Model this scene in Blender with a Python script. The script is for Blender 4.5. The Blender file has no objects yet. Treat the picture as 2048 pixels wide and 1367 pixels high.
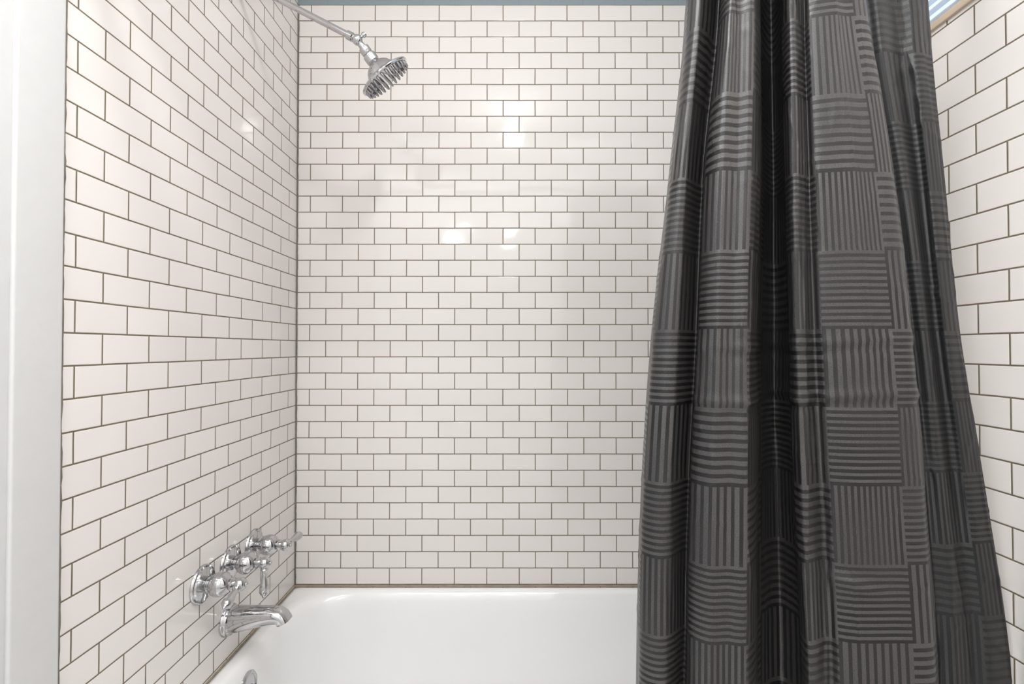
import bpy, bmesh, math, random
from mathutils import Vector, Matrix, noise
random.seed(3)
scene = bpy.context.scene
try:
    scene.view_settings.view_transform = 'Standard'
    scene.view_settings.look = 'None'
except Exception: pass
COL = scene.collection
# ------------------------------------------------------------------ dims (m)
CAMZ = 1.2076
F = 957.0
XL, XR, YB = -0.7012, 0.81, 1.555
YF = 0.66
TZ0 = 0.446            # bottom of tile
RH, TW = 0.0524, 0.1048
TZ1 = TZ0 + 36*RH      # top of tile
CEIL = 2.46
ROOMX, ROOMY = -1.6, -1.15
YV = 1.19              # plumbing line

# ------------------------------------------------------------------ helpers
def link(o): COL.objects.link(o); return o
def mesh_obj(name, bm, mat=None, smooth=True, angle=None):
    me = bpy.data.meshes.new(name); bm.normal_update(); bm.to_mesh(me); bm.free()
    o = bpy.data.objects.new(name, me); link(o)
    if mat: me.materials.append(mat)
    if smooth:
        for p in me.polygons: p.use_smooth = True
        if angle:
            try: me.set_sharp_from_angle(angle=math.radians(angle))
            except Exception: pass
    return o
def add_box(bm, a, b):
    vs = [bm.verts.new((x,y,z)) for x in (a[0],b[0]) for y in (a[1],b[1]) for z in (a[2],b[2])]
    for f in ((0,1,3,2),(4,6,7,5),(0,4,5,1),(2,3,7,6),(0,2,6,4),(1,5,7,3)):
        bm.faces.new([vs[i] for i in f])
def boxes(name, lst, mat, bevel=0, segs=3):
    bm = bmesh.new()
    for a,b in lst: add_box(bm,a,b)
    bmesh.ops.recalc_face_normals(bm, faces=bm.faces)
    if bevel: bmesh.ops.bevel(bm, geom=bm.edges[:], offset=bevel, segments=segs, profile=.6, affect='EDGES')
    return mesh_obj(name, bm, mat, smooth=bool(bevel), angle=35)
def struct(o): o["kind"]="structure"; return o
def lathe(name, prof, origin, direction, mat, n=48, cap=True, angle=40):
    bm = bmesh.new(); rings=[]
    for r,t in prof:
        if r < 1e-5: rings.append([bm.verts.new((0,0,t))])
        else: rings.append([bm.verts.new((r*math.cos(2*math.pi*i/n), r*math.sin(2*math.pi*i/n), t)) for i in range(n)])
    for A,B in zip(rings, rings[1:]):
        for i in range(n):
            j=(i+1)%n
            if len(A)==1 and len(B)==1: continue
            if len(A)==1: bm.faces.new((A[0],B[i],B[j]))
            elif len(B)==1: bm.faces.new((A[i],B[0],A[j]))
            else: bm.faces.new((A[i],B[i],B[j],A[j]))
    if cap:
        if len(rings[0])>1: bm.faces.new(rings[0])
        if len(rings[-1])>1: bm.faces.new(list(reversed(rings[-1])))
    q = Vector(direction).normalized().to_track_quat('Z','Y')
    M = Matrix.Translation(Vector(origin)) @ q.to_matrix().to_4x4()
    bmesh.ops.transform(bm, matrix=M, verts=bm.verts)
    bmesh.ops.recalc_face_normals(bm, faces=bm.faces)
    return mesh_obj(name, bm, mat, True, angle)
def empty(name, loc, label, cat, group=None):
    e = bpy.data.objects.new(name, None); e.location = loc; e.empty_display_size=.03; link(e)
    e["label"]=label; e["category"]=cat
    if group: e["group"]=group
    return e
def adopt(p, *kids):
    for k in kids:
        k.parent = p; k.matrix_parent_inverse = Matrix.Translation(-Vector(p.location))
def cr(p0,p1,p2,p3,t):
    return .5*((2*p1)+(-p0+p2)*t+(2*p0-5*p1+4*p2-p3)*t*t+(-p0+3*p1-3*p2+p3)*t**3)

# ------------------------------------------------------------------ materials
class NT:
    def __init__(s, name):
        s.m = bpy.data.materials.new(name); s.m.use_nodes=True
        s.t = s.m.node_tree; s.b = s.t.nodes['Principled BSDF']
    def n(s, typ, **kw):
        x = s.t.nodes.new(typ)
        for k,v in kw.items(): setattr(x,k,v)
        return x
    def l(s,a,b): s.t.links.new(a,b)
    def math(s, op, a, b=None, c=None):
        x = s.n('ShaderNodeMath', operation=op)
        for i,v in enumerate((a,b,c)):
            if v is None: continue
            if isinstance(v,(int,float)): x.inputs[i].default_value=v
            else: s.l(v,x.inputs[i])
        return x.outputs[0]
    def mix(s, f, a, b):
        x = s.n('ShaderNodeMix', data_type='RGBA')
        for sock,v in ((x.inputs[0],f),(x.inputs[6],a),(x.inputs[7],b)):
            if isinstance(v,(int,float)): sock.default_value=v
            elif isinstance(v,tuple): sock.default_value=(*v,1)
            else: s.l(v,sock)
        return x.outputs[2]
def simple(name, col, rough=.5, metal=0, nscale=0, nbump=0, coat=0, var=.03):
    g = NT(name); b=g.b
    b.inputs['Roughness'].default_value=rough; b.inputs['Metallic'].default_value=metal
    b.inputs['Coat Weight'].default_value=coat
    tc = g.n('ShaderNodeTexCoord'); nz = g.n('ShaderNodeTexNoise'); nz.inputs['Scale'].default_value = nscale or 8
    nz.inputs['Detail'].default_value=4
    g.l(tc.outputs['Object'], nz.inputs['Vector'])
    c2 = tuple(max(0,c*(1-var*2)) for c in col)
    g.l(g.mix(nz.outputs['Fac'], col, c2), b.inputs['Base Color'])
    if nbump:
        bp = g.n('ShaderNodeBump'); bp.inputs['Strength'].default_value=1; bp.inputs['Distance'].default_value=nbump
        g.l(nz.outputs['Fac'], bp.inputs['Height']); g.l(bp.outputs[0], b.inputs['Normal'])
    return g.m
def tile_mat(name, axis, origin, top=None, paint=(.25,.30,.33)):
    g = NT(name); b=g.b
    tc = g.n('ShaderNodeTexCoord'); sep = g.n('ShaderNodeSeparateXYZ'); g.l(tc.outputs['Object'], sep.inputs[0])
    h = g.math('SUBTRACT', sep.outputs[axis], origin - 20*TW)
    v = g.math('SUBTRACT', sep.outputs[2], TZ0 - 20*RH)
    # slight hand-set wobble
    nz = g.n('ShaderNodeTexNoise'); nz.inputs['Scale'].default_value=9; g.l(tc.outputs['Object'], nz.inputs['Vector'])
    w = g.math('MULTIPLY', g.math('SUBTRACT', nz.outputs['Fac'], .5), .0016)
    h = g.math('ADD', h, w); v = g.math('ADD', v, w)
    cmb = g.n('ShaderNodeCombineXYZ'); g.l(h,cmb.inputs[0]); g.l(v,cmb.inputs[1])
    def brick(ms, sm, c1, c2):
        br = g.n('ShaderNodeTexBrick', offset=.5, offset_frequency=2)
        g.l(cmb.outputs[0], br.inputs['Vector'])
        for k,val in (('Scale',1),('Mortar Size',ms),('Mortar Smooth',sm),('Bias',0),('Brick Width',TW),('Row Height',RH)):
            br.inputs[k].default_value=val
        br.inputs['Color1'].default_value=(*c1,1); br.inputs['Color2'].default_value=(*c2,1)
        return br
    br = brick(.00142,.08,(.81,.775,.75),(.79,.755,.73))
    gn = g.n('ShaderNodeTexNoise'); gn.inputs['Scale'].default_value=35; g.l(tc.outputs['Object'], gn.inputs['Vector'])
    grout = g.mix(gn.outputs['Fac'], (.110,.090,.056), (.20,.165,.11)); g.l(grout, br.inputs['Mortar'])
    col = br.outputs['Color']; fac = br.outputs['Fac']
    rough = g.math('ADD', g.math('MULTIPLY', fac, .7), .07)
    if top:
        up = g.math('GREATER_THAN', sep.outputs[2], top)
        col = g.mix(up, col, paint)
        rough = g.math('MAXIMUM', rough, g.math('MULTIPLY', up, .6))
        fac = g.math('MULTIPLY', fac, g.math('SUBTRACT',1,up))
    g.l(col, b.inputs['Base Color']); g.l(rough, b.inputs['Roughness'])
    # wide-smoothed copy gives pillowed tile edges
    br2 = brick(.0028,.9,(0,0,0),(1,1,1))
    n2 = g.n('ShaderNodeTexNoise'); n2.inputs['Scale'].default_value=14; n2.inputs['Detail'].default_value=1
    g.l(tc.outputs['Object'], n2.inputs['Vector'])
    hgt = g.math('ADD', g.math('MULTIPLY', br2.outputs['Fac'], -.6), g.math('MULTIPLY', n2.outputs['Fac'], .50))
    bp = g.n('ShaderNodeBump'); bp.inputs['Strength'].default_value=.8; bp.inputs['Distance'].default_value=.0012
    g.l(hgt, bp.inputs['Height'])
    # every tile is set at a very slightly different tilt
    br3 = brick(0.0,0,(0,0,0),(1,1,1)); rs = g.n('ShaderNodeSeparateColor'); g.l(br3.outputs['Color'], rs.inputs[0])
    wn = g.n('ShaderNodeTexWhiteNoise', noise_dimensions='1D'); g.l(g.math('MULTIPLY',rs.outputs[0],97.3), wn.inputs['W'])
    sb_ = g.n('ShaderNodeVectorMath', operation='SUBTRACT'); g.l(wn.outputs['Color'], sb_.inputs[0]); sb_.inputs[1].default_value=(.5,.5,.5)
    sc_ = g.n('ShaderNodeVectorMath', operation='SCALE'); g.l(sb_.outputs[0], sc_.inputs[0]); sc_.inputs['Scale'].default_value=.030
    ad_ = g.n('ShaderNodeVectorMath', operation='ADD'); g.l(bp.outputs[0], ad_.inputs[0]); g.l(sc_.outputs[0], ad_.inputs[1])
    nm_ = g.n('ShaderNodeVectorMath', operation='NORMALIZE'); g.l(ad_.outputs[0], nm_.inputs[0])
    g.l(nm_.outputs[0], b.inputs['Normal'])
    return g.m

M_back = tile_mat('tile_back', 0, -0.658, top=TZ1)
M_left = tile_mat('tile_left', 1, 0.767)
M_right= tile_mat('tile_right', 1, 0.7259)
M_wallp= simple('room_paint', (.38,.41,.43), .7, nscale=40, nbump=.0003)
M_rear = simple('rear_paint', (.74,.74,.73), .8, nscale=40, nbump=.0003)
M_trim = simple('trim_paint', (.64,.64,.64), .4, nscale=45, nbump=.0006)
M_ceil = simple('ceiling_paint', (.85,.85,.85), .8)
M_tub  = simple('porcelain', (.92,.92,.92), .07, nscale=3, coat=.6, var=.005)
M_caulk= simple('aged_grout', (.44,.38,.29), .8, nscale=60, nbump=.002, var=.2)
M_grey = simple('grey_grout', (.24,.22,.18), .9, nscale=90, nbump=.003, var=.25)
M_chr  = simple('chrome', (.55,.55,.56), .05, metal=1, var=.01)
M_nozz = simple('nozzle_grey', (.38,.38,.39), .25, metal=.8)
M_blind= simple('blind_white', (.85,.88,.9), .5)
M_sill = simple('sill_tan', (.62,.50,.38), .5, nscale=30)
gf = NT('floor_tile'); tc=gf.n('ShaderNodeTexCoord'); ck=gf.n('ShaderNodeTexBrick'); gf.l(tc.outputs['Object'],ck.inputs['Vector'])
for k,v in (('Scale',1),('Mortar Size',.003),('Brick Width',.3),('Row Height',.3)): ck.inputs[k].default_value=v
ck.inputs['Color1'].default_value=(.62,.61,.60,1); ck.inputs['Color2'].default_value=(.58,.57,.56,1); ck.inputs['Mortar'].default_value=(.3,.29,.28,1)
gf.l(ck.outputs['Color'],gf.b.inputs['Base Color']); gf.b.inputs['Roughness'].default_value=.5
gg = NT('window_glass'); gg.b.inputs['Transmission Weight'].default_value=1; gg.b.inputs['Roughness'].default_value=.05; gg.b.inputs['IOR'].default_value=1.05
gg.b.inputs['Base Color'].default_value=(.9,.95,1,1)

# ------------------------------------------------------------------ room shell
T=.12
struct(boxes('wall_back', [((XL-T,YB,0),(XR+T,YB+T,CEIL))], M_back))
struct(boxes('wall_left', [((XL-T,YF,0),(XL,YB,CEIL))], M_left))
WY0,WY1,WZ0,WZ1 = .79,1.34,1.829,2.25
struct(boxes('wall_right', [((XR,ROOMY,0),(XR+T,YB,WZ0)), ((XR,ROOMY,WZ1),(XR+T,YB,CEIL)),
      ((XR,ROOMY,WZ0),(XR+T,WY0,WZ1)), ((XR,WY1,WZ0),(XR+T,YB,WZ1))], M_right))
struct(boxes('wall_front', [((ROOMX,YF,0),(XL-T,YF+T,CEIL))], M_wallp))
struct(boxes('wall_side', [((ROOMX-T,ROOMY,0),(ROOMX,YF+T,CEIL))], M_wallp))
struct(boxes('wall_rear', [((ROOMX-T,ROOMY-T,0),(XR+T,ROOMY,CEIL))], M_rear))
struct(boxes('floor', [((ROOMX-T,ROOMY-T,-.1),(XR+T,YB+T,0))], gf.m))
struct(boxes('ceiling', [((ROOMX-T,ROOMY-T,CEIL),(XR+T,YB+T,CEIL+.1))], M_ceil))
# jamb board + casing at the alcove opening
YJ=.738
struct(boxes('trim_1', [((XL-.002,YF+.003,0),(XL+.009,YJ,CEIL))], M_trim, .0045, 4))
struct(boxes('trim_2', [((XL-.085,YF-.02,0),(XL+.0045,YF+.007,CEIL))], M_trim, .007, 5))
def wobble(name, a, b, along, mat, amp=.0015):
    # thin irregular bead of grout
    bm=bmesh.new(); n=160
    L=b[along]-a[along]; rings=[]
    o=[i for i in range(3) if i!=along]
    for i in range(n+1):
        t=i/n; p=a[along]+L*t; r=[]
        d=noise.noise(Vector((p*60,along*7.1,1.3)))*amp+noise.noise(Vector((p*17,2.1,along)))*amp
        for (u,v) in ((0,0),(1,0),(1,1),(0,1)):
            c=[0,0,0]; c[along]=p
            for k,(axis,s) in enumerate(zip(o,(u,v))):
                c[axis]=(a[axis],b[axis])[s] + (d if s==GROW[k] else 0)
            r.append(bm.verts.new(c))
        rings.append(r)
    for A,B in zip(rings,rings[1:]):
        for i in range(4): bm.faces.new((A[i],A[(i+1)%4],B[(i+1)%4],B[i]))
    bm.faces.new(rings[0]); bm.faces.new(rings[-1][::-1])
    bmesh.ops.recalc_face_normals(bm, faces=bm.faces)
    return struct(mesh_obj(name,bm,mat,False))
TUBZ=.439
GROW=(1,1);  wobble('trim_3', (XL,YJ,TUBZ),(XL+.003,YJ+.007,CEIL), 2, M_grey, .0009)
GROW=(1,0);  wobble('trim_4', (XL,YB-.004,TZ0),(XL+.004,YB,TZ1), 2, M_grey, .001)
GROW=(0,1);  wobble('trim_5', (XL,YB-.003,TUBZ),(XR,YB,TZ0-.001), 0, M_caulk, .0009)
GROW=(1,1);  wobble('trim_6', (XL,YJ,TUBZ-.002),(XL+.003,YB,TUBZ+.003), 1, M_caulk, .001)
struct(boxes('trim_7', [((XR-.006,WY0-.01,WZ0-.012),(XR+.07,WY1+.01,WZ0+.002))], M_sill, .002))

# window with blind
w = empty('window_1', (XR+.08,(WY0+WY1)/2,WZ0), "small white-framed window with horizontal blinds above the tile", "window")
w["kind"]="structure"
fr = boxes('frame', [((XR+.07,WY0,WZ0+.002),(XR+.11,WY1,WZ0+.035)),((XR+.07,WY0,WZ1-.035),(XR+.11,WY1,WZ1)),
   ((XR+.07,WY0,WZ0+.035),(XR+.11,WY0+.035,WZ1-.035)),((XR+.07,WY1-.035,WZ0+.035),(XR+.11,WY1,WZ1-.035))], M_blind, .002)
gl = boxes('pane', [((XR+.095,WY0+.035,WZ0+.035),(XR+.099,WY1-.035,WZ1-.035))], gg.m)
bm=bmesh.new(); z=WZ0+.02
while z<WZ1-.02:
    vs=[bm.verts.new(c) for c in ((XR+.035,WY0+.01,z),(XR+.062,WY0+.01,z+.010),(XR+.062,WY1-.01,z+.010),(XR+.035,WY1-.01,z))]
    bm.faces.new(vs); z+=.021
bl = mesh_obj('blind',bm,M_blind,False); md=bl.modifiers.new('s','SOLIDIFY'); md.thickness=.0015
adopt(w,fr,gl,bl)

# ------------------------------------------------------------------ bathtub
def rrect(x0,x1,y0,y1,r,z,k=12):
    pts=[]
    for cx,cy,a0 in ((x1-r,y1-r,0),(x0+r,y1-r,90),(x0+r,y0+r,180),(x1-r,y0+r,270)):
        for i in range(k+1):
            a=math.radians(a0+90*i/k); pts.append((cx+r*math.cos(a),cy+r*math.sin(a),z))
    out=[]
    m=len(pts)
    for i,p in enumerate(pts):
        out.append(p)
        if i%(k+1)==k:
            q=pts[(i+1)%m]
            for s in range(1,8): out.append(tuple(p[j]+(q[j]-p[j])*s/8 for j in range(3)))
    return out
tx0,tx1,ty0,ty1 = XL+.001,XR-.001,.815,YB-.001
rings=[]
def ring(il,ir,ifr,ib,r,z): rings.append(rrect(tx0+il,tx1-ir,ty0+ifr,ty1-ib,r,z))
ring(0,0,.03,0,.004,.0)
ring(0,0,.03,0,.004,TUBZ-.06)
ring(0,0,.012,0,.004,TUBZ-.045)
ring(0,0,.0,0,.004,TUBZ-.03)
ring(0,0,.0,0,.004,TUBZ-.008)
ring(.003,.003,.004,.003,.006,TUBZ-.001)
ring(.010,.010,.014,.008,.02,TUBZ)
ring(.026,.05,.05,.018,.11,TUBZ-.001)
ring(.034,.07,.06,.025,.145,TUBZ-.004)
ring(.041,.08,.068,.031,.160,TUBZ-.012)
ring(.046,.088,.074,.036,.165,TUBZ-.026)
ring(.050,.10,.078,.040,.168,TUBZ-.06)
ring(.060,.14,.086,.050,.17,TUBZ-.16)
ring(.075,.20,.10,.065,.17,TUBZ-.26)
ring(.10,.26,.12,.09,.16,TUBZ-.315)
ring(.15,.32,.17,.14,.13,TUBZ-.34)
ring(.30,.50,.28,.25,.06,TUBZ-.345)
bm=bmesh.new(); R=[[bm.verts.new(p) for p in r] for r in rings]
for A,B in zip(R,R[1:]):
    n=len(A)
    for i in range(n): bm.faces.new((A[i],A[(i+1)%n],B[(i+1)%n],B[i]))
bm.faces.new(R[-1]); bmesh.ops.recalc_face_normals(bm, faces=bm.faces)
tubb = mesh_obj('basin',bm,M_tub,True)
tub = empty('bathtub',((tx0+tx1)/2,(ty0+ty1)/2,0),"glossy white enamelled alcove bathtub against the tiled walls","bathtub")
ox=tx0+.050
ov = lathe('overflow_plate',[(0,-.004),(.034,-.004),(.034,.002),(.031,.005),(.026,.006),(.024,.004),(.012,.007),(0,.008)],(ox+.001,YV,.376),(1,0,.08),M_chr)
ov["label"]="round chrome overflow cover"
sc = lathe('screw',[(.0045,0),(.0045,.003),(0,.004)],(ox+.009,YV,.377),(1,0,.08),M_chr,16)
sc.parent=ov
dr = lathe('drain',[(.03,0),(.03,.003),(.024,.004),(.02,.001),(0,.001)],(XL+.30,YV,TUBZ-.3445),(0,0,1),M_chr); dr["label"]="chrome drain"
adopt(tub,tubb,ov,dr)

# ------------------------------------------------------------------ faucet handles
def valve(y,z,ldir,label,ll=.075):
    e=empty('faucet_handle',(XL,y,z),label,"faucet handle","chrome faucet handles on the tiled wall")
    X=Vector((1,0,0)); o=Vector((XL,y,z))
    esc=lathe('escutcheon',[(.0425,0),(.0425,.003),(.040,.006),(.036,.0065),(.034,.010),(.028,.012),(.022,.014),(.016,.016)],o,X,M_chr)
    prof=[(.015,.013),(.0155,.016)]
    for i in range(0,17):
        a=math.pi*(.15+.74*i/16); prof.append((.0268*math.sin(a),.042-.0262*math.cos(a)))
    prof+=[(.012,.0675),(.0145,.069),(.0145,.072),(.011,.074),(.009,.076)]
    body=lathe('body',prof,o,X,M_chr)
    hp=[(.0,.070)]
    for i in range(1,14):
        a=math.pi*i/14; hp.append((.0150*math.sin(a),.0865-.0148*math.cos(a)))
    hp+=[(.006,.1013),(.0050,.103),(0,.104)]
    hub=lathe('hub',hp,o,X,M_chr)
    d=Vector(ldir).normalized()
    s=ll/.075
    lp=[(.0065,.008),(.0068,.014),(.0092,.0155),(.0092,.018),(.0064,.020),(.0058,.026*s),(.0068,.036*s),(.0096,.050*s),(.0114,.060*s),(.0110,.067*s),(.0082,.073*s),(.0045,.0765*s),(.0042,.079*s),(.0025,.082*s),(0,.083*s)]
    lev=lathe('lever',lp,o+X*.0865,d,M_chr,32,angle=60)
    adopt(e,esc,body,hub,lev)
valve(1.088,.675,(.10,-.97,-.20),"chrome faucet handle with lever turned towards the room",.070)
valve(1.196,.675,(.0,-.03,-1),"chrome faucet handle with lever hanging straight down",.078)
valve(1.304,.675,(.15,.98,.03),"chrome faucet handle with lever turned towards the long wall",.070)

# ------------------------------------------------------------------ tub spout
SZ=.538
sp=empty('tub_spout',(XL,YV,SZ),"curved chrome tub spout on the tile beneath the handles","tub spout")
fl=lathe('flange',[(.038,0),(.038,.004),(.036,.007),(.034,.009),(.0335,.013),(.030,.016)],(XL,YV,SZ),(1,0,0),M_chr)
path=[(.008,.001,.0305,.0310),(.03,.0035,.0285,.0285),(.06,.0070,.0262,.0250),(.088,.0100,.0245,.0220),(.110,.0118,.0236,.0198),(.126,.0105,.0230,.0182),(.134,.006,.0226,.0170),(.138,.001,.0224,.0162),(.1395,-.003,.0228,.0164)]
bm=bmesh.new(); rr=[]
for i,(px,pz,ry,rz) in enumerate(path):
    a=path[max(0,i-1)]; b=path[min(len(path)-1,i+1)]
    t=Vector((b[0]-a[0],0,b[1]-a[1])).normalized(); nrm=Vector((-t.z,0,t.x))
    c=Vector((XL+px,YV,SZ+pz)); r=[]
    for k in range(40):
        an=2*math.pi*k/40; ca,sa=math.cos(an),math.sin(an); e=2/2.4
        r.append(bm.verts.new(c+Vector((0,1,0))*ry*math.copysign(abs(ca)**e,ca)+nrm*rz*math.copysign(abs(sa)**e,sa)))
    rr.append(r)
# hollow outlet
last=rr[-1]; cen=sum((v.co for v in last),Vector())/40
ri=[bm.verts.new(cen+(v.co-cen)*.82) for v in last]; ri2=[bm.verts.new(cen+(v.co-cen)*.78+Vector((0,0,.010))) for v in last]
rr+= [ri,ri2]
for A,B in zip(rr,rr[1:]):
    for k in range(40): bm.faces.new((A[k],A[(k+1)%40],B[(k+1)%40],B[k]))
bm.faces.new(rr[0]); bm.faces.new(rr[-1][::-1])
bmesh.ops.recalc_face_normals(bm, faces=bm.faces)
sb=mesh_obj('body',bm,M_chr,True,50); adopt(sp,fl,sb)

# ------------------------------------------------------------------ shower head
A0=Vector((XL,YV,2.143)); A1=Vector((-.3875,YV,1.980)); ad=(A1-A0).normalized()
sh=empty('shower_fixture',A0,"chrome shower head with long arm angled down from the tiled wall","shower head")
fl=lathe('flange',[(.032,0),(.031,.004),(.024,.010),(.014,.014),(.011,.014)],A0,(1,0,0),M_chr)
L=(A1-A0).length
arm=lathe('arm',[(.0080,-.004),(.0080,L-.03),(.0108,L-.028),(.0108,L-.014),(.0085,L-.012),(.0085,L)],A0,ad,M_chr,32)
hd=Vector((.60,.30,-.74)).normalized()
jb=[(0,-.013)]+[(.0132*math.sin(math.pi*i/10),-.0132*math.cos(math.pi*i/10)) for i in range(1,9)]
jb+=[(.0085,.013),(.0085,.020),(.0130,.021),(.0140,.024),(.0140,.036),(.0130,.038),(.0115,.040)]
jt=lathe('joint',jb,A1,hd,M_chr,32)
side=hd.cross(Vector((0,1,0))).normalized()
kn=lathe('knob',[(.004,.008),(.004,.016),(.0060,.017),(.0068,.021),(.005,.026),(0,.027)],A1,side*-1 if side.z<0 else side,M_chr,20)
hp=[(.0115,.038),(.016,.041),(.0170,.046),(.0170,.058),(.0150,.061),(.018,.064),(.026,.068),(.033,.074),(.038,.082),(.042,.089),(.055,.094),(.067,.097),(.0705,.0995),(.0712,.102),(.0700,.1045),(.067,.1062),(.065,.1062),(0,.1062)]
bell=lathe('head',hp,A1,hd,M_chr,72,angle=30)
adopt(sh,fl,arm,jt,kn,bell)
q=hd.to_track_quat('Z','Y')
nm=None
for rg,(rad,cnt) in enumerate(((.0,1),(.014,6),(.027,12),(.041,18),(.054,24),(.0625,30))):
    for k in range(cnt):
        a=2*math.pi*(k+.5*(rg%2))/cnt
        p=A1+q@Vector((rad*math.cos(a),rad*math.sin(a),.105))
        if nm is None:
            o=lathe('nozzle',[(.0036,0),(.0033,.006),(.0026,.0105),(.0016,.0118),(0,.0118)],(0,0,0),(0,0,1),M_nozz,10); nm=o
        else:
            o=nm.copy(); link(o)
        o.rotation_mode='QUATERNION'; o.rotation_quaternion=q; o.location=p
        o.parent=sh; o.matrix_parent_inverse=Matrix.Translation(-A0)

# ------------------------------------------------------------------ curtain rod
YR=.745; ZR=1.99
rod=empty('curtain_rod',((XL+XR)/2,YR,ZR),"slim chrome shower curtain rod spanning the alcove","curtain rod")
x0=XL+.009
ro=lathe('tube',[(.0125,0),(.0125,XR-x0)],(x0,YR,ZR),(1,0,0),M_chr,32)
c1=lathe('end_cap',[(.026,0),(.024,.012),(.014,.018)],(x0,YR,ZR),(1,0,0),M_chr,32)
c2=lathe('end_cap',[(.026,0),(.024,.012),(.014,.018)],(XR,YR,ZR),(-1,0,0),M_chr,32)
adopt(rod,ro,c1,c2)

# ------------------------------------------------------------------ shower curtain
# fold table: lateral slope at five heights, and distance from the room side
tab=[ # levels: 1.744 1.48 1.217 .953 .715
 ((1374,1340,1303,1281,1271), .768),
 ((1384,1348,1312,1290,1282), .732),
 ((1408,1374,1350,1330,1324), .718),
 ((1440,1407,1391,1373,1365), .748),
 ((1446,1414,1398,1381,1374), .718),
 ((1466,1446,1432,1420,1414), .694),
 ((1486,1476,1464,1458,1454), .696),
 ((1512,1505,1493,1491,1487), .692),
 ((1526,1523,1510,1509,1505), .716),
 ((1527,1527,1518,1516,1514), .770),
 ((1546,1548,1546,1548,1552), .805),
 ((1563,1568,1574,1580,1592), .770),
 ((1570,1573,1579,1587,1600), .728),
 ((1588,1591,1595,1606,1616), .704),
 ((1612,1618,1626,1640,1652), .716),
 ((1624,1636,1648,1664,1678), .704),
 ((1660,1682,1700,1714,1728), .697),
 ((1692,1732,1760,1776,1794), .698),
 ((1728,1774,1810,1833,1853), .698),
 ((1739,1787,1823,1847,1867), .712),
 ((1737,1783,1819,1843,1863), .755),
 ((1740,1786,1824,1850,1872), .778),
 ((1770,1815,1850,1880,1905), .770),
 ((1806,1842,1872,1908,1938), .780),
 ((1838,1866,1896,1936,1972), .772),
 ((1868,1894,1922,1968,2008), .780),
]
zl=[1.744,1.48,1.217,.953,.715]
ZT,ZB=1.976,.14
def lev(vals,z):
    s=(zl[0]-z)/.257
    s=max(-.9,min(4+2.2,s))
    if s<=0: return vals[0]+(vals[1]-vals[0])*s*.8
    if s>=4: return vals[4]+(vals[4]-vals[3])*(s-4)*.5
    i=int(s); t=s-i
    g=lambda k: vals[max(0,min(4,k))]
    return cr(g(i-1),g(i),g(i+1),g(i+2),t)
NS=12; NZ=340
K=len(tab)
def section(z):
    P=[]
    k=min(1,max(0,(z-.47)/.25)); k=k*k*(3-2*k)
    for v,d in tab:
        # folds are tighter near the rod and open out lower down
        am=1.02+.14*math.sin((z-1.0)*2.2)
        dd=.745+(d-.745)*am
        lim=.80+.07*k
        dd=min(dd,lim)
        px=lev(v,z); P.append(Vector(((px-1024)/F*dd,dd,0)))
    out=[]
    for i in range(K-1):
        a,b,c,d=P[max(0,i-1)],P[i],P[i+1],P[min(K-1,i+2)]
        for s in range(NS): out.append(cr(a,b,c,d,s/NS))
    out.append(P[-1]); return out
ref=section(.80); U=[0]
for a,b in zip(ref,ref[1:]): U.append(U[-1]+(b-a).length)
U0=U[42]; PER=.104
bm=bmesh.new(); uvl=bm.loops.layers.uv.new('UVMap'); grid=[]; 
def crease(z,x,zc,w,amp,x0,x1):
    zz=zc+.006*math.sin(x*14)
    k=math.exp(-((z-zz)/w)**2); m=1/(1+math.exp(-(x-x0)*60))/(1+math.exp((x-x1)*60)); return k*amp*m
def ridge(v): return 1-abs(noise.noise(v))*2
for j in range(NZ+1):
    z=ZT+(ZB-ZT)*j/NZ; sec=section(z); row=[]
    n=len(sec)
    up=min(1,max(0,(z-1.25)/.5))
    for i,p in enumerate(sec):
        u=U[i]
        t=(sec[min(n-1,i+1)]-sec[max(0,i-1)]).normalized(); nr=Vector((t.y,-t.x,0))
        d=(.0020+.0012*up)*noise.noise(Vector((u*22,z*1.5,.7)))+.0003*noise.noise(Vector((u*50,z*7,4.2)))
        r1=max(0,ridge(Vector((u*14+z*5,z*8-u*9,2.4)))-.80)/.20
        d+=.0009*r1*r1
        # long near-vertical crease lines
        r2=max(0,ridge(Vector((u*16,z*.9,7.7)))-.80)/.20
        d+=.0015*r2*r2
        x=p.x
        d+=crease(z,x,1.215,.006,.0014,.30,.62)-crease(z,x,1.200,.006,.001,.30,.62)
        d+=crease(z,x,1.135,.007,.0024,.27,.64)-crease(z,x,1.122,.006,.0014,.27,.64)
        d+=crease(z,x,1.345,.005,.0008,.30,.60)
        # pinch on the broad fold
        s=(x-.50); zc=.862-.25*s
        d+=.0050*math.exp(-((z-zc)/.010)**2)*math.exp(-(s/.035)**2)-.002*math.exp(-((z-zc-.02)/.012)**2)*math.exp(-(s/.035)**2)
        q_=p+nr*d
        row.append(bm.verts.new((q_.x,q_.y,z)))
    grid.append(row)
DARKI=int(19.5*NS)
for j in range(NZ):
    for i in range(n-1):
        f=bm.faces.new((grid[j][i],grid[j+1][i],grid[j+1][i+1],grid[j][i+1]))
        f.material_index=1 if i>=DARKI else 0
        for lp,(a,b) in zip(f.loops,((i,j),(i,j+1),(i+1,j+1),(i+1,j))):
            lp[uvl].uv=(U[a]-U0,(ZT-ZB)*(1-b/NZ))
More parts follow.
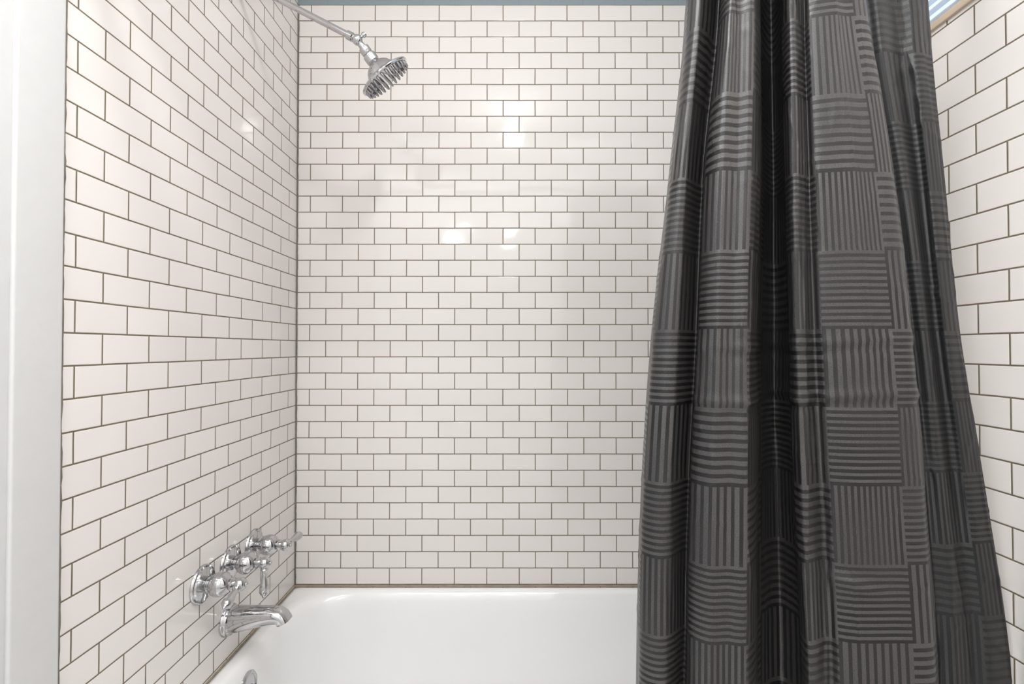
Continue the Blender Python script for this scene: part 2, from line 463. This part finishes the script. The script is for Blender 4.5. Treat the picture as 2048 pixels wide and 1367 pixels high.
def curtain_mat(name, light, dark, spk):
    g=NT(name); b=g.b
    uv=g.n('ShaderNodeUVMap'); sp=g.n('ShaderNodeSeparateXYZ'); g.l(uv.outputs[0],sp.inputs[0])
    Uo=g.math('ADD',g.math('DIVIDE',sp.outputs[0],PER),10.0); Vo=g.math('ADD',g.math('DIVIDE',sp.outputs[1],.114),9.39)
    fu,fv=g.math('FLOOR',Uo),g.math('FLOOR',Vo)
    par=g.math('MODULO',g.math('ADD',fu,fv),2)
    par=g.math('GREATER_THAN',par,.5)
    lu,lv=g.math('FRACT',Uo),g.math('FRACT',Vo)
    def sel(a,bb): return g.math('ADD',g.math('MULTIPLY',a,g.math('SUBTRACT',1,par)),g.math('MULTIPLY',bb,par))
    lo=sel(lu,lv)
    cm=g.n('ShaderNodeCombineXYZ'); g.l(fu,cm.inputs[0]); g.l(fv,cm.inputs[1])
    wn=g.n('ShaderNodeTexWhiteNoise',noise_dimensions='2D'); g.l(cm.outputs[0],wn.inputs['Vector'])
    hv=wn.outputs['Value']
    cnt=g.math('ADD',9,g.math('MULTIPLY',g.math('GREATER_THAN',hv,.5),3))
    st=g.math('FRACT',g.math('MULTIPLY',lo,cnt))
    duty=g.math('ADD',.42,g.math('MULTIPLY',hv,.14))
    mask=g.math('GREATER_THAN',st,duty)
    wv=g.n('ShaderNodeTexNoise'); wv.inputs['Scale'].default_value=1; wv.inputs['Detail'].default_value=2
    mp=g.n('ShaderNodeMapping'); mp.inputs['Scale'].default_value=(420,1100,1); g.l(uv.outputs[0],mp.inputs[0]); g.l(mp.outputs[0],wv.inputs['Vector'])
    ramp=g.n('ShaderNodeMapRange'); ramp.inputs[1].default_value=.35; ramp.inputs[2].default_value=.65
    ramp.inputs[3].default_value=1-spk; ramp.inputs[4].default_value=1+spk; g.l(wv.outputs['Fac'],ramp.inputs[0])
    # woven patches vary in contrast, some nearly plain
    h2=g.math('FRACT',g.math('MULTIPLY',hv,7.31))
    fade=g.n('ShaderNodeTexNoise'); fade.inputs['Scale'].default_value=7; fade.inputs['Detail'].default_value=1; g.l(uv.outputs[0],fade.inputs['Vector'])
    fr_=g.n('ShaderNodeMapRange'); fr_.inputs[1].default_value=.35; fr_.inputs[2].default_value=.65; fr_.inputs[3].default_value=0; fr_.inputs[4].default_value=1
    g.l(fade.outputs['Fac'],fr_.inputs[0])
    contrast=g.math('ADD',.26,g.math('ADD',g.math('MULTIPLY',h2,.24),g.math('MULTIPLY',fr_.outputs[0],.42)))
    contrast=g.math('MINIMUM',contrast,1.0)
    soft=g.math('ADD',g.math('MULTIPLY',mask,contrast),g.math('MULTIPLY',g.math('SUBTRACT',1,contrast),.42))
    col=g.mix(soft,dark,light)
    vm=g.n('ShaderNodeVectorMath',operation='SCALE'); g.l(col,vm.inputs[0]); g.l(ramp.outputs[0],vm.inputs['Scale'])
    g.l(vm.outputs[0],b.inputs['Base Color'])
    g.l(g.math('SUBTRACT',.40,g.math('MULTIPLY',soft,.12)),b.inputs['Roughness'])
    g.l(g.math('ADD',.40,g.math('MULTIPLY',soft,.50)),b.inputs['Specular IOR Level'])
    hh=g.math('ADD',g.math('MULTIPLY',mask,.10),g.math('MULTIPLY',wv.outputs['Fac'],1.1))
    bp=g.n('ShaderNodeBump'); bp.inputs['Strength'].default_value=.7; bp.inputs['Distance'].default_value=.0003
    g.l(hh,bp.inputs['Height']); g.l(bp.outputs[0],b.inputs['Normal'])
    return g.m
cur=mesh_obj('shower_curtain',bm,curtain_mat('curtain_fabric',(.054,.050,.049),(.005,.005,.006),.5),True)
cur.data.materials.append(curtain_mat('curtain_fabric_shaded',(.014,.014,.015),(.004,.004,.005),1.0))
cur["label"]="black woven-block patterned shower curtain bunched in deep folds"; cur["category"]="shower curtain"

# ------------------------------------------------------------------ lights
def point(n,loc,e,r,c=(1,.99,.97)):
    l=bpy.data.lights.new(n,'POINT'); l.energy=e; l.shadow_soft_size=r; l.color=c
    o=bpy.data.objects.new(n,l); o.location=loc; link(o)
def area(n,loc,tgt,e,sx,sy,c=(1,1,1)):
    l=bpy.data.lights.new(n,'AREA'); l.shape='RECTANGLE'; l.size=sx; l.size_y=sy; l.energy=e; l.color=c
    o=bpy.data.objects.new(n,l); o.location=loc
    o.rotation_euler=(Vector(tgt)-Vector(loc)).to_track_quat('-Z','Y').to_euler(); link(o)
point('ceiling_lamp',(.0,.62,2.33),9,.045)
for x in (-.05,-.41,-1.15): point('vanity_lamp',(x,-.7,2.12),3.4,.05)
area('room_fill',(-.4,-.4,2.42),(-.3,.3,.3),11,1.9,1.2)  # soft overhead fill, added to even out the lighting
area('bounce_fill',(-.35,.30,2.40),(-.35,-1.15,.60),43,1.8,.25)  # added fill, thrown at the rear wall to bounce back into the alcove
wd=bpy.data.worlds.new('World'); scene.world=wd; wd.use_nodes=True
bg=wd.node_tree.nodes['Background']; bg.inputs[0].default_value=(.66,.80,1,1); bg.inputs[1].default_value=1.5

# ------------------------------------------------------------------ camera
cam=bpy.data.cameras.new('camera'); cam.sensor_width=36; cam.lens=36*F/2048; cam.clip_start=.02
co=bpy.data.objects.new('camera',cam); co.location=(0,0,CAMZ); co.rotation_euler=(math.radians(90.75),0,0); link(co)
scene.camera=co
